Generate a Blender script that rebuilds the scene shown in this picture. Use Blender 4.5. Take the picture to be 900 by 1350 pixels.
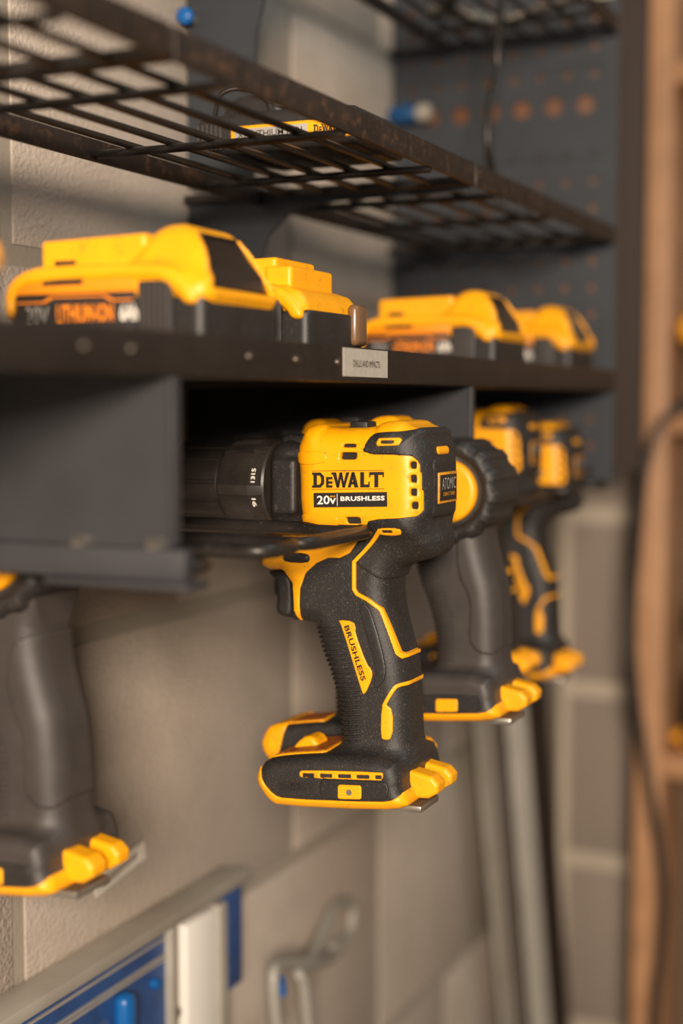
import bpy, bmesh, math, random
import numpy as np
from mathutils import Vector, Matrix
random.seed(7)
for o in list(bpy.data.objects): bpy.data.objects.remove(o)
scene = bpy.context.scene
COL = scene.collection

# ---------------------------------------------------------------- camera
cam_d = bpy.data.cameras.new('camera'); cam = bpy.data.objects.new('camera', cam_d); COL.objects.link(cam)
cam_d.sensor_fit = 'HORIZONTAL'; cam_d.sensor_width = 24.0; cam_d.lens = 50.0
cam_d.clip_start = 0.02
cam.location = (0, 0, 1.45)
cam.rotation_euler = (math.radians(90 - 4.331), 0, math.radians(24.829 - 90))
cam_d.dof.use_dof = True; cam_d.dof.focus_distance = 0.783; cam_d.dof.aperture_fstop = 2.7
scene.camera = cam

# ---------------------------------------------------------------- world, lamps, exposure
w = bpy.data.worlds.new('world'); scene.world = w; w.use_nodes = True
w.node_tree.nodes['Background'].inputs[0].default_value = (0.64, 0.77, 0.86, 1)
w.node_tree.nodes['Background'].inputs[1].default_value = 0.105
def area(name, loc, target, size, power, color):
    l = bpy.data.lights.new(name, 'AREA'); l.shape = 'RECTANGLE'; l.size = size[0]; l.size_y = size[1]
    l.energy = power; l.color = color
    o = bpy.data.objects.new(name, l); COL.objects.link(o); o.location = loc
    o.rotation_euler = (Vector(target) - Vector(loc)).to_track_quat('-Z', 'Y').to_euler()
    return o
area('garage_door_light', (-1.05, -0.52, 1.78), (0.75, 0.4, 1.35), (0.34, 0.34), 74, (1.0, 0.84, 0.69))
area('added_cool_fill', (0.9, -0.7, 2.75), (0.9, 0.5, 1.5), (0.9, 0.5), 7, (0.80, 0.93, 1.0))  # added cool fill light for the upper wall
vs = scene.view_settings
vs.view_transform = 'Standard'; vs.look = 'None'; vs.exposure = 0.0; vs.gamma = 1.0; vs.use_curve_mapping = False

# ---------------------------------------------------------------- materials
def srgb(r, g, b):
    f = lambda c: (c/255/12.92) if c/255 <= 0.04045 else ((c/255+0.055)/1.055)**2.4
    return (f(r), f(g), f(b), 1)
def mat(name, col, rough=0.5, metal=0.0, var=0.0, vscale=30, dust=None, dscale=300, dlo=0.62, dhi=0.75, bump=0.0, bscale=400, spec=0.5, damt=1.0, coat=0.0, bdist=.0012):
    m = bpy.data.materials.new(name); m.use_nodes = True
    nt = m.node_tree; N = nt.nodes; L = nt.links; b = N['Principled BSDF']
    b.inputs['Base Color'].default_value = col; b.inputs['Roughness'].default_value = rough
    b.inputs['Metallic'].default_value = metal; b.inputs['Specular IOR Level'].default_value = spec
    b.inputs['Coat Weight'].default_value = coat
    geo = N.new('ShaderNodeNewGeometry')
    cur = None
    if var:
        n = N.new('ShaderNodeTexNoise'); n.inputs['Scale'].default_value = vscale; n.inputs['Detail'].default_value = 6
        L.new(geo.outputs['Position'], n.inputs['Vector'])
        mr = N.new('ShaderNodeMapRange'); mr.inputs[1].default_value = .3; mr.inputs[2].default_value = .7
        mr.inputs[3].default_value = 1-var; mr.inputs[4].default_value = 1+var
        L.new(n.outputs['Fac'], mr.inputs[0])
        mx = N.new('ShaderNodeMix'); mx.data_type = 'RGBA'; mx.blend_type = 'MULTIPLY'; mx.inputs[0].default_value = 1
        mx.inputs[6].default_value = col; L.new(mr.outputs[0], mx.inputs[7]); cur = mx.outputs[2]
    if dust:
        n = N.new('ShaderNodeTexNoise'); n.inputs['Scale'].default_value = dscale; n.inputs['Detail'].default_value = 8; n.inputs['Roughness'].default_value = .7
        L.new(geo.outputs['Position'], n.inputs['Vector'])
        mr = N.new('ShaderNodeMapRange'); mr.inputs[1].default_value = dlo; mr.inputs[2].default_value = dhi
        mr.inputs[3].default_value = 0; mr.inputs[4].default_value = damt; L.new(n.outputs['Fac'], mr.inputs[0])
        mx = N.new('ShaderNodeMix'); mx.data_type = 'RGBA'; L.new(mr.outputs[0], mx.inputs[0])
        if cur: L.new(cur, mx.inputs[6])
        else: mx.inputs[6].default_value = col
        mx.inputs[7].default_value = dust; cur = mx.outputs[2]
        rr = N.new('ShaderNodeMapRange'); rr.inputs[3].default_value = rough; rr.inputs[4].default_value = min(1, rough+.35)
        L.new(mr.outputs[0], rr.inputs[0]); L.new(rr.outputs[0], b.inputs['Roughness'])
    if cur: L.new(cur, b.inputs['Base Color'])
    if bump:
        n = N.new('ShaderNodeTexNoise'); n.inputs['Scale'].default_value = bscale; n.inputs['Detail'].default_value = 4
        L.new(geo.outputs['Position'], n.inputs['Vector'])
        bp = N.new('ShaderNodeBump'); bp.inputs['Strength'].default_value = bump; bp.inputs['Distance'].default_value = bdist
        L.new(n.outputs['Fac'], bp.inputs['Height']); L.new(bp.outputs[0], b.inputs['Normal'])
    return m
M = {}
M['yellow'] = mat('yellow_plastic', srgb(248, 168, 6), .42, var=.06, vscale=60, dust=srgb(112, 76, 24), dscale=190, dlo=.585, dhi=.71, damt=.6, bump=.06, bscale=2500)
M['amber'] = mat('amber_plastic', srgb(214, 142, 32), .4, var=.25, vscale=300)
M['black'] = mat('black_plastic', srgb(34, 32, 31), .48, var=.2, vscale=60, dust=srgb(120, 105, 88), dscale=420, dlo=.57, dhi=.74, damt=.4, bump=.12, bscale=1800)
M['rubber'] = mat('black_rubber', srgb(36, 34, 33), .5, var=.2, vscale=50, dust=srgb(150, 134, 112), dscale=900, dlo=.56, dhi=.72, damt=.4, bump=.25, bscale=1600)
M['rubber_grey'] = mat('grey_black_rubber', srgb(58, 53, 50), .5, var=.15, vscale=50, dust=srgb(150, 134, 112), dscale=700, dlo=.64, dhi=.82, damt=.4, bump=.2, bscale=1500)
M['chuck'] = mat('chuck_black', srgb(46, 41, 37), .42, var=.3, vscale=80, dust=srgb(128, 96, 66), dscale=260, dlo=.62, dhi=.84, damt=.4)
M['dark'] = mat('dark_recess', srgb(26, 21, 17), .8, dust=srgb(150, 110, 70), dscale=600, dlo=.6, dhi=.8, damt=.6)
M['print_black'] = mat('black_print', srgb(32, 28, 24), .5, dust=srgb(190, 140, 40), dscale=700, dlo=.66, dhi=.78, damt=.5)
M['print_white'] = mat('white_print', srgb(235, 228, 215), .5)
M['print_grey'] = mat('grey_print', srgb(160, 156, 150), .5)
M['print_orange'] = mat('orange_print', srgb(236, 134, 20), .5)
M['orange'] = mat('orange_label', srgb(238, 142, 16), .4)
M['label_brown'] = mat('brown_warning_label', srgb(176, 96, 34), .45, var=.35, vscale=260, dust=srgb(230, 180, 120), dscale=500, dlo=.58, dhi=.66, damt=.7)
M['dull_steel'] = mat('dull_steel', srgb(66, 58, 50), .4, .6)
M['steel'] = mat('bright_steel', srgb(178, 172, 162), .35, .9, var=.15, vscale=40)
M['pale_alu'] = mat('pale_aluminium', srgb(230, 224, 210), .4, .1, var=.1, vscale=25)
M['alu'] = mat('aluminium', srgb(176, 170, 158), .45, .3, var=.12, vscale=25)
M['rack'] = mat('slate_steel', srgb(52, 52, 55), .5, .1, var=.14, vscale=25, dust=srgb(120, 108, 96), dscale=260, dlo=.7, dhi=.85, damt=.35, bump=.05, bscale=900)
M['panel'] = mat('slate_blue_steel', srgb(48, 52, 57), .55, .1, var=.12, vscale=20)
M['lip'] = mat('brown_black_dusty_steel', srgb(29, 22, 18), .5, .1, var=.3, vscale=40, dust=srgb(150, 128, 108), dscale=700, dlo=.60, dhi=.72, damt=.4)
M['wire'] = mat('black_wire', srgb(42, 38, 35), .38, .3, var=.3, vscale=60, dust=srgb(140, 124, 106), dscale=500, dlo=.6, dhi=.74, damt=.5)
M['bar'] = mat('rusty_black_bar', srgb(38, 30, 25), .5, .15, var=.3, vscale=40, dust=srgb(120, 82, 52), dscale=120, dlo=.52, dhi=.75, damt=.7)
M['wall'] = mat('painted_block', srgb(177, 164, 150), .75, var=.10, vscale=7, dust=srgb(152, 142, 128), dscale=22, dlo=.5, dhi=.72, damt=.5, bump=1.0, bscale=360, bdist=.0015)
M['wall_far_dim'] = mat('block_far_wall_dim', srgb(152, 139, 127), .75, var=.08, vscale=7, bump=.8, bscale=330, bdist=.002)  # base colour darkened to stand in for weaker light on the far wall
M['mortar'] = mat('painted_mortar', srgb(150, 140, 126), .85, var=.08, vscale=12, bump=.4, bscale=300)
M['mortar_pale'] = mat('pale_mortar', srgb(190, 178, 160), .85, var=.08, vscale=12)
M['floor'] = mat('concrete_floor', srgb(120, 114, 106), .8, var=.15, vscale=4, bump=.2, bscale=80)
M['wood'] = mat('pine_wood', srgb(182, 136, 98), .55, var=.16, vscale=18, bump=.1, bscale=120)
M['woodback'] = mat('brown_board', srgb(112, 94, 76), .65, var=.12, vscale=12)
M['darkwood'] = mat('dark_brown_board', srgb(104, 66, 40), .6, var=.3, vscale=14)
M['shadow_brown'] = mat('shade_brown', srgb(50, 36, 27), .7)  # brown with shade put into the colour
M['cable'] = mat('black_cable', srgb(40, 36, 33), .5)
M['blue'] = mat('blue_paint', srgb(42, 76, 130), .4, .1, var=.2, vscale=60, dust=srgb(140, 170, 205), dscale=240, dlo=.66, dhi=.8, damt=.5)
M['blue_bright'] = mat('blue_plastic', srgb(16, 92, 160), .35)
M['dull_white'] = mat('dull_white_plastic', srgb(150, 142, 130), .6)
M['blue_dark'] = mat('dark_blue_plastic', srgb(12, 66, 112), .4)
M['white'] = mat('white_plastic', srgb(232, 228, 220), .45)
M['grey_hook'] = mat('grey_coated_wire', srgb(150, 146, 136), .45)
M['sticker'] = mat('silver_sticker', srgb(176, 168, 156), .5, var=.08, vscale=300)
M['smoke'] = mat('smoked_window', srgb(30, 27, 26), .12, coat=.5)
M['amber_clear'] = mat('clear_brown_plastic', srgb(112, 84, 58), .3)
M['cream'] = mat('cream_plastic', srgb(222, 200, 160), .45)

# ---------------------------------------------------------------- helpers
def tag(o, label=None, cat=None, group=None, kind=None):
    for k, v in (('label', label), ('category', cat), ('group', group), ('kind', kind)):
        if v: o[k] = v
    return o
def empty(name, loc, rot=(0, 0, 0)):
    o = bpy.data.objects.new(name, None); COL.objects.link(o); o.location = loc; o.rotation_euler = rot; o.empty_display_size = .02
    return o
def link(name, me, m, parent=None, loc=None):
    me.materials.clear(); me.materials.append(M[m] if isinstance(m, str) else m)
    o = bpy.data.objects.new(name, me); COL.objects.link(o)
    if parent: o.parent = parent
    if loc is not None: o.location = loc
    return o
def mesh_from(v, f, smooth=False, name='mesh'):
    me = bpy.data.meshes.new(name); me.from_pydata([tuple(map(float, p)) for p in v], [], f); me.update()
    if smooth:
        me.polygons.foreach_set('use_smooth', [True]*len(me.polygons))
    return me
def box_mesh(lo, hi, bevel=0.0, seg=2):
    bm = bmesh.new(); bmesh.ops.create_cube(bm, size=1)
    c = [(a+b)/2 for a, b in zip(lo, hi)]; s = [abs(b-a) for a, b in zip(lo, hi)]
    for v in bm.verts: v.co = Vector((c[0]+v.co.x*s[0], c[1]+v.co.y*s[1], c[2]+v.co.z*s[2]))
    if bevel: bmesh.ops.bevel(bm, geom=bm.edges[:], offset=min(bevel, min(s)*.45), segments=seg, affect='EDGES', profile=.5)
    me = bpy.data.meshes.new('box'); bm.to_mesh(me); bm.free()
    if bevel: smooth_auto(me)
    return me
def smooth_auto(me, ang=40):
    me.polygons.foreach_set('use_smooth', [True]*len(me.polygons))
    me.set_sharp_from_angle(angle=math.radians(ang))
def prism(poly, axis, lo, hi, bevel=0.0):
    """poly: 2D points; axis 'X' -> points are (y,z), 'Y' -> (x,z), 'Z' -> (x,y)"""
    bm = bmesh.new()
    def p3(p, t):
        return {'X': (t, p[0], p[1]), 'Y': (p[0], t, p[1]), 'Z': (p[0], p[1], t)}[axis]
    a = [bm.verts.new(p3(p, lo)) for p in poly]; b = [bm.verts.new(p3(p, hi)) for p in poly]
    n = len(poly); bm.faces.new(a); bm.faces.new(b[::-1])
    for i in range(n): bm.faces.new((a[i], b[i], b[(i+1) % n], a[(i+1) % n]))
    bmesh.ops.recalc_face_normals(bm, faces=bm.faces[:])
    if bevel: bmesh.ops.bevel(bm, geom=bm.edges[:], offset=bevel, segments=2, affect='EDGES')
    me = bpy.data.meshes.new('prism'); bm.to_mesh(me); bm.free()
    return me
def smooth_path(pts, n=8):
    pts = [Vector(p) for p in pts]; out = []
    for i in range(len(pts)-1):
        p0 = pts[max(i-1, 0)]; p1 = pts[i]; p2 = pts[i+1]; p3 = pts[min(i+2, len(pts)-1)]
        for k in range(n):
            t = k/n
            out.append(.5*((2*p1)+(-p0+p2)*t+(2*p0-5*p1+4*p2-p3)*t*t+(-p0+3*p1-3*p2+p3)*t**3))
    out.append(pts[-1]); return out
def tube_mesh(pts, r, n=10, closed=False):
    pts = [Vector(p) for p in pts]; v = []; f = []; up = None; N = len(pts)
    for i, p in enumerate(pts):
        if closed: d = pts[(i+1) % N]-pts[i-1]
        else: d = pts[min(i+1, N-1)]-pts[max(i-1, 0)]
        d.normalize()
        if up is None: up = Vector((0, 0, 1)) if abs(d.z) < .9 else Vector((1, 0, 0))
        s = d.cross(up).normalized(); up = s.cross(d).normalized()
        rr = r[i] if isinstance(r, (list, tuple)) else r
        for k in range(n):
            a = 2*math.pi*k/n; v.append(p+s*math.cos(a)*rr+up*math.sin(a)*rr)
    for i in range(N if closed else N-1):
        for k in range(n):
            j = (i+1) % N
            f.append((i*n+k, i*n+(k+1) % n, j*n+(k+1) % n, j*n+k))
    if not closed: f.append(tuple(range(n))[::-1]); f.append(tuple((N-1)*n+k for k in range(n)))
    me = mesh_from(v, f, True); me.set_sharp_from_angle(angle=math.radians(60)); return me
def arc_corner(pts, rad, n=6):
    """polyline with rounded corners"""
    pts = [Vector(p) for p in pts]; out = [pts[0]]
    for i in range(1, len(pts)-1):
        a, b, c = pts[i-1], pts[i], pts[i+1]; d1 = (a-b).normalized(); d2 = (c-b).normalized()
        s = b+d1*rad; e = b+d2*rad
        for k in range(n+1):
            t = k/n; out.append((1-t)**2*s+2*t*(1-t)*b+t*t*e)
    out.append(pts[-1]); return out
def lathe_y(prof, n=64, radf=None, centre=(0, 0, 0)):
    """prof: list of (y, r) revolved about the Y axis; radf(k,n,y,r)-> radius"""
    v = []; f = []
    for (y, r) in prof:
        for k in range(n):
            a = 2*math.pi*k/n; rr = radf(k, n, y, r) if radf else r
            v.append((centre[0]+rr*math.cos(a), centre[1]+y, centre[2]+rr*math.sin(a)))
    for i in range(len(prof)-1):
        for k in range(n):
            f.append((i*n+k, i*n+(k+1) % n, (i+1)*n+(k+1) % n, (i+1)*n+k))
    f.append(tuple(range(n))[::-1]); f.append(tuple((len(prof)-1)*n+k for k in range(n)))
    me = mesh_from(v, f, True); me.set_sharp_from_angle(angle=math.radians(35))
    bm = bmesh.new(); bm.from_mesh(me); bmesh.ops.recalc_face_normals(bm, faces=bm.faces[:]); bm.to_mesh(me); bm.free()
    return me
def text_raw(s, bold=0.02, spacing=1.0):
    c = bpy.data.curves.new('txt', 'FONT'); c.body = s; c.size = 1; c.offset = bold; c.extrude = 0.0; c.space_character = spacing; c.resolution_u = 3
    o = bpy.data.objects.new('txt', c); COL.objects.link(o)
    dg = bpy.context.evaluated_depsgraph_get(); me = bpy.data.meshes.new_from_object(o.evaluated_get(dg))
    bpy.data.objects.remove(o); bpy.data.curves.remove(c)
    v = np.array([x.co[:2] for x in me.vertices]); f = [tuple(p.vertices) for p in me.polygons]; bpy.data.meshes.remove(me)
    v = (v-v.min(0))/(v.max(0)-v.min(0)); return v, f
def flat_mesh(v, f, org, right, up, lift=0.0):
    """2D unit shape -> mesh spanning org + x*right + y*up, raised along the normal"""
    org, right, up = Vector(org), Vector(right), Vector(up); n = right.cross(up).normalized()
    return mesh_from([org+right*float(a)+up*float(b)+n*lift for a, b in v], f)
def text_on(name, s, org, right, up, m, parent, lift=.0004, bold=.02, spacing=1.0):
    v, f = text_raw(s, bold, spacing); return link(name, flat_mesh(v, f, org, right, up, lift), m, parent)

# ---- signed distance shapes, meshed with surface nets (all in millimetres)
def chaikin(p, it=2):
    p = np.array(p, float)
    for _ in range(it):
        q = np.roll(p, -1, 0); p = np.stack([p*.75+q*.25, p*.25+q*.75], 1).reshape(-1, 2)
    return p
def polysd(poly, A, B):
    poly = np.array(poly, float); d = np.full(A.shape, 1e9); sg = np.ones(A.shape)
    n = len(poly)
    for i in range(n):
        a = poly[i]; b = poly[i-1]; e = b-a; wx = A-a[0]; wz = B-a[1]
        t = np.clip((wx*e[0]+wz*e[1])/max(e@e, 1e-9), 0, 1)
        d = np.minimum(d, (wx-e[0]*t)**2+(wz-e[1]*t)**2)
        c1 = B >= a[1]; c2 = B < b[1]; c3 = (e[0]*wz) > (e[1]*wx)
        sg = np.where((c1 & c2 & c3) | (~c1 & ~c2 & ~c3), -sg, sg)
    return np.sqrt(d)*sg
def smin(a, b, k):
    h = np.clip(.5+.5*(b-a)/k, 0, 1); return b*(1-h)+a*h-k*h*(1-h)
class Grid:
    def __init__(s, lo, hi, st):
        s.lo = np.array(lo, float); s.st = st
        s.ax = [np.arange(l, h+st, st) for l, h in zip(lo, hi)]
        s.X = s.ax[0][:, None, None]; s.Y = s.ax[1][None, :, None]; s.Z = s.ax[2][None, None, :]
    def poly(s, p, it=2):
        A, B = np.meshgrid(s.ax[1], s.ax[2], indexing='ij'); return polysd(chaikin(p, it) if it else p, A, B)[None]
    def line(s, p, w):
        A, B = np.meshgrid(s.ax[1], s.ax[2], indexing='ij'); d = np.full(A.shape, 1e9); p = np.array(p, float)
        for a, b in zip(p[:-1], p[1:]):
            e = b-a; t = np.clip(((A-a[0])*e[0]+(B-a[1])*e[1])/(e@e), 0, 1); d = np.minimum(d, np.hypot(A-a[0]-e[0]*t, B-a[1]-e[1]*t))
        return d[None]-w
    def ext(s, d2, h, r, x0=0):
        q0 = d2+r; q1 = np.abs(s.X-x0)-h+r
        return np.minimum(np.maximum(q0, q1), 0)+np.hypot(np.maximum(q0, 0), np.maximum(q1, 0))-r
    def box(s, lo, hi, r):
        c = [(a+b)/2 for a, b in zip(lo, hi)]; e = [(b-a)/2-r for a, b in zip(lo, hi)]
        q = [np.abs(g-cc)-ee for g, cc, ee in zip((s.X, s.Y, s.Z), c, e)]
        return np.sqrt(sum(np.maximum(k, 0)**2 for k in q))+np.minimum(np.maximum(np.maximum(q[0], q[1]), q[2]), 0)-r
    def mesh(s, V, off=(0, 0, 0), smooth=True):
        V = np.array(np.broadcast_to(V, (len(s.ax[0]), len(s.ax[1]), len(s.ax[2]))), np.float32)
        for sl in ((0,), (-1,)):
            V[sl[0], :, :] = np.maximum(V[sl[0], :, :], .01); V[:, sl[0], :] = np.maximum(V[:, sl[0], :], .01); V[:, :, sl[0]] = np.maximum(V[:, :, sl[0]], .01)
        S = V < 0
        nx, ny, nz = V.shape
        cnt = sum(S[i:nx-1+i, j:ny-1+j, k:nz-1+k].astype(np.int8) for i in (0, 1) for j in (0, 1) for k in (0, 1))
        act = (cnt > 0) & (cnt < 8); idx = np.argwhere(act)
        ids = np.full(act.shape, -1, np.int64); ids[act] = np.arange(len(idx))
        cor = [(i, j, k) for i in (0, 1) for j in (0, 1) for k in (0, 1)]
        val = {c: V[idx[:, 0]+c[0], idx[:, 1]+c[1], idx[:, 2]+c[2]] for c in cor}
        acc = np.zeros((len(idx), 3)); n = np.zeros(len(idx))
        for c in cor:
            for ax in range(3):
                if c[ax] == 0:
                    d = list(c); d[ax] = 1; d = tuple(d); a = val[c]; b = val[d]; m = (a < 0) != (b < 0)
                    t = np.where(m, a/np.where(m, a-b, 1), 0); p = np.tile(np.array(c, float), (len(idx), 1)); p[:, ax] += t
                    acc[m] += p[m]; n += m
        vert = (idx+acc/n[:, None])*s.st+s.lo
        quads = []
        for ax in range(3):
            o1, o2 = [(1, 2), (2, 0), (0, 1)][ax]
            a = np.take(S, range(0, S.shape[ax]-1), ax); b = np.take(S, range(1, S.shape[ax]), ax)
            e = np.argwhere(a != b); e = e[(e[:, o1] > 0) & (e[:, o2] > 0) & (e[:, o1] < act.shape[o1]) & (e[:, o2] < act.shape[o2])]
            if not len(e): continue
            flip = a[e[:, 0], e[:, 1], e[:, 2]]
            def cell(d1, d2):
                q = e.copy(); q[:, o1] -= d1; q[:, o2] -= d2; return ids[q[:, 0], q[:, 1], q[:, 2]]
            q = np.stack([cell(1, 1), cell(0, 1), cell(0, 0), cell(1, 0)], 1)
            q[~flip] = q[~flip][:, ::-1]; quads.append(q)
        q = np.concatenate(quads)
        me = bpy.data.meshes.new('shape'); vert = (vert+np.array(off))*.001
        me.vertices.add(len(vert)); me.vertices.foreach_set('co', vert.astype(np.float32).ravel())
        me.loops.add(q.size); me.loops.foreach_set('vertex_index', q.astype(np.int32).ravel())
        me.polygons.add(len(q)); me.polygons.foreach_set('loop_start', np.arange(0, q.size, 4, dtype=np.int32))
        me.polygons.foreach_set('use_smooth', np.ones(len(q), bool)); me.update(calc_edges=True); me.validate()
        return me
def tree_copy(src, name, loc, rot=(0, 0, 0), skip=(), swap=None):
    r = src.copy(); r.name = name; COL.objects.link(r); r.location = loc; r.rotation_euler = rot
    for ch in list(src.children):
        if ch.name.split('.')[0] in skip: continue
        c = ch.copy(); COL.objects.link(c); c.parent = r
        for g in list(ch.children):
            if g.name.split('.')[0] in skip: continue
            d = g.copy(); COL.objects.link(d); d.parent = c
    return r

# ================================================================ SETTING
WY = 0.523            # face of the block wall the rack hangs on
WX = 1.83             # face of the far wall
tag(link('floor', box_mesh((-2.5, -2.5, -.1), (2.2, .9, 0)), 'floor'), kind='structure')
wl = tag(link('wall_left', box_mesh((-2.5, WY+.0015, 0), (2.2, WY+.2, 2.6)), 'mortar'), kind='structure')
wb = tag(link('wall_back', box_mesh((WX+.001, -2.5, 0), (WX+.2, WY+.003, 2.6)), 'mortar_pale'), kind='structure')
BH = .2318; BL = .36
blk = box_mesh((-(BL-.012)/2, 0, -(BH-.012)/2), ((BL-.012)/2, .02, (BH-.012)/2), .0015, 2)
for k in range(-1, 5):
    zc = 1.073+BH*(k-.5)
    for i in range(-1, 5):
        xc = .672+BL*(i-.5)+(0 if k % 2 else BL/2)
        if xc+BL/2 > WX+.1: continue
        link('block', blk, 'wall', wl, (xc, WY, zc))
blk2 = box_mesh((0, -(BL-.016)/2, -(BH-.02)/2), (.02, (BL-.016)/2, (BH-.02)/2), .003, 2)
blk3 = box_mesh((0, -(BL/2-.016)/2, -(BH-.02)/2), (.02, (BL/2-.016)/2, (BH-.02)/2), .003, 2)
for k in range(-1, 5):
    zc = 1.073+BH*(k-.5); y = WY-.002
    if k % 2: link('block', blk3, 'wall_far_dim', wb, (WX, y-BL/4, zc)); y -= BL/2
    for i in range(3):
        link('block', blk2, 'wall_far_dim', wb, (WX, y-BL*(i+.5), zc))

# ================================================================ TOOL RACK
XD = (.140, .505, .870, 1.235)     # uprights between the bays
YF, YB = .310, WY-.001             # front and back of the rack
rack = empty('tool_rack', (.87, WY, 1.3905)); RO = Vector((.87, WY, 1.3905))
tag(rack, 'long dark steel drill holder shelf with a dusty brown front lip and divider plates', 'tool rack')
def rk(name, me, m, parent=rack):
    me.transform(Matrix.Translation(-RO)); return link(name, me, m, parent)
rk('shelf_plate', box_mesh((.16, YF+.003, 1.4625), (1.238, YB, 1.468)), 'rack')
lip = rk('front_lip', box_mesh((.16, YF-.001, 1.4615), (1.238, YF+.0025, 1.480), .0008), 'lip')
for x in (.4409, .4723, .5681, .6152, .6625):
    rk('rivet', lathe_y([(-.0022, .0008), (-.002, .0019), (-.001, .0027), (.0005, .0029)], 14, None, (x, YF-.001, 1.4715)), 'dull_steel')
for x in XD[1:3]:
    rk('divider', prism([(YF+.002, 1.3905), (YF+.002, 1.4618), (YB, 1.4618), (YB, 1.3905)], 'X', x-.0012, x+.0012), 'rack')
    rk('divider_flange', box_mesh((x-.001, YF, 1.391), (x+.006, YF+.002, 1.4615), .0005), 'rack')
    rk('tray_rail', box_mesh((x-.006, YF-.008, 1.3765), (x+.002, YB, 1.3905), .0015), 'rack')
    rk('tray_foot', box_mesh((x-.010, YF-.012, 1.3735), (x+.008, YF+.06, 1.3765), .001), 'rack')
    for yy in (.3145, .352):
        rk('bolt', lathe_y([(0, .0042), (.006, .0042)], 6, None, (x-.002, yy, 1.391)), 'steel')
def tongue(x0, x1, yf=YF, z=1.381):
    pts = arc_corner([(x0, YB, z), (x0, yf, z), (x1, yf, z), (x1, YB, z)], min(.012, (x1-x0)*.45))
    rk('hanger_tongue', tube_mesh(pts, .0038, 10), 'wire')
for x0, x1 in ((.512, .535), (.586, .622), (.629, .7095), (.7605, .7735), (.804, .814), (.8585, .866), (.879, .892), (.952, 1.04), (1.103, 1.13), (1.193, 1.222)):
    tongue(x0, x1)
rk('back_strip', box_mesh((.16, YB-.0025, 1.374), (1.238, YB, 1.389)), 'rack')
st = rk('name_sticker', box_mesh((.6695, YF-.0015, 1.4645), (.7275, YF-.001, 1.4792)), 'sticker')
text_on('sticker_print', 'DRILLS AND IMPACTS', Vector((.681, YF-.0016, 1.4697))-RO, (.035, 0, 0), (0, 0, .0035), 'print_black', st, .0002, .0)

# end panel with peg holes
def panel_with_holes(outline, holes, x0, x1):
    c = bpy.data.curves.new('pl', 'CURVE'); c.dimensions = '2D'; c.fill_mode = 'BOTH'; c.extrude = (x1-x0)/2
    for pts in [outline]+holes:
        s = c.splines.new('POLY'); s.points.add(len(pts)-1); s.use_cyclic_u = True
        for q, p in zip(s.points, pts): q.co = (p[0], p[1], 0, 1)
    o = bpy.data.objects.new('pl', c); COL.objects.link(o)
    me = bpy.data.meshes.new_from_object(o.evaluated_get(bpy.context.evaluated_depsgraph_get()))
    bpy.data.objects.remove(o); bpy.data.curves.remove(c)
    for v in me.vertices: v.co = Vector(((x0+x1)/2+v.co.z, v.co.x, v.co.y))
    bm = bmesh.new(); bm.from_mesh(me); bmesh.ops.remove_doubles(bm, verts=bm.verts, dist=1e-6); bmesh.ops.recalc_face_normals(bm, faces=bm.faces[:]); bm.to_mesh(me); bm.free()
    return me
circ = lambda y, z, r, n=18: [(y+r*math.cos(2*math.pi*k/n), z+r*math.sin(2*math.pi*k/n)) for k in range(n)]
holes = [circ(.339+.0290*k, 1.7125, .0085) for k in range(6)]
for i in range(8):
    for j in range(24):
        y = .3436-.012+.0245*i; z = 1.3905+.0232*j
        if 1.69 < z < 1.737 or y > .505: continue
        holes.append(circ(y, z, .0036, 8))
ep = empty('pegboard_end_panel', (1.243, YB, 1.378)); EO = Vector((1.243, YB, 1.378))
tag(ep, 'slate grey perforated steel end panel with a row of large round holes', 'panel')
def epk(name, me, m):
    me.transform(Matrix.Translation(-EO)); return link(name, me, m, ep)
epk('panel_sheet', panel_with_holes([(YF, 1.378), (YB, 1.378), (YB, 1.96), (YF, 1.96)], holes, 1.242, 1.2445), 'panel')
epk('stiffener', prism([(YF+.012, 1.746), (YF+.012, 1.749), (YB-.012, 1.749), (YB-.012, 1.746)], 'X', 1.2405, 1.242), 'panel')
epk('stiffener', prism([(YF+.012, 1.667), (YF+.012, 1.670), (YB-.012, 1.670), (YB-.012, 1.667)], 'X', 1.2405, 1.242), 'panel')

# wire shelves above, one per bay, each with a flat bar frame and rods
def wire_shelf(x0, x1, z0, label):
    o = Vector(((x0+x1)/2, YB, z0)); t = empty('wire_shelf', o); tag(t, label, 'wire shelf', 'wire shelves over the drill rack')
    def k(name, me, m='wire'):
        me.transform(Matrix.Translation(-o)); return link(name, me, m, t)
    k('front_bar', box_mesh((x0+.002, YF-.0015, z0), (x1-.002, YF+.0015, z0+.0142), .0006), 'bar')
    k('side_bar', box_mesh((x0+.002, YF, z0), (x0+.0045, YB, z0+.006), .0005))
    k('side_bar', box_mesh((x1-.0045, YF, z0), (x1-.002, YB, z0+.006), .0005))
    k('rear_bar', box_mesh((x0+.002, .462, z0-.004), (x1-.002, .465, z0+.008), .0005), 'bar')
    for i in range(8):
        y = .338+.0254*i
        if y < .455: k('rod', tube_mesh([(x0+.003, y, z0+.003), (x1-.003, y, z0+.003)], .0021, 8))
    for i in range(3):
        x = x0+(x1-x0)*(i+.35)/3+.004
        k('cross_rod', tube_mesh([(x, YF, z0-.0005), (x, .464, z0-.0005)], .0024, 8))
    return t
wire_shelf(XD[0], XD[1], 1.589, 'nearest lower wire shelf at the upper left edge, blurred')
wire_shelf(XD[1], XD[2], 1.589, 'middle lower wire shelf holding the black battery pack')
wire_shelf(XD[2], XD[3], 1.589, 'farthest lower wire shelf, ending at the perforated end panel')
wire_shelf(XD[2], XD[3], 1.768, 'topmost wire shelf in the upper right, loaded with dull metal tools')
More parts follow.
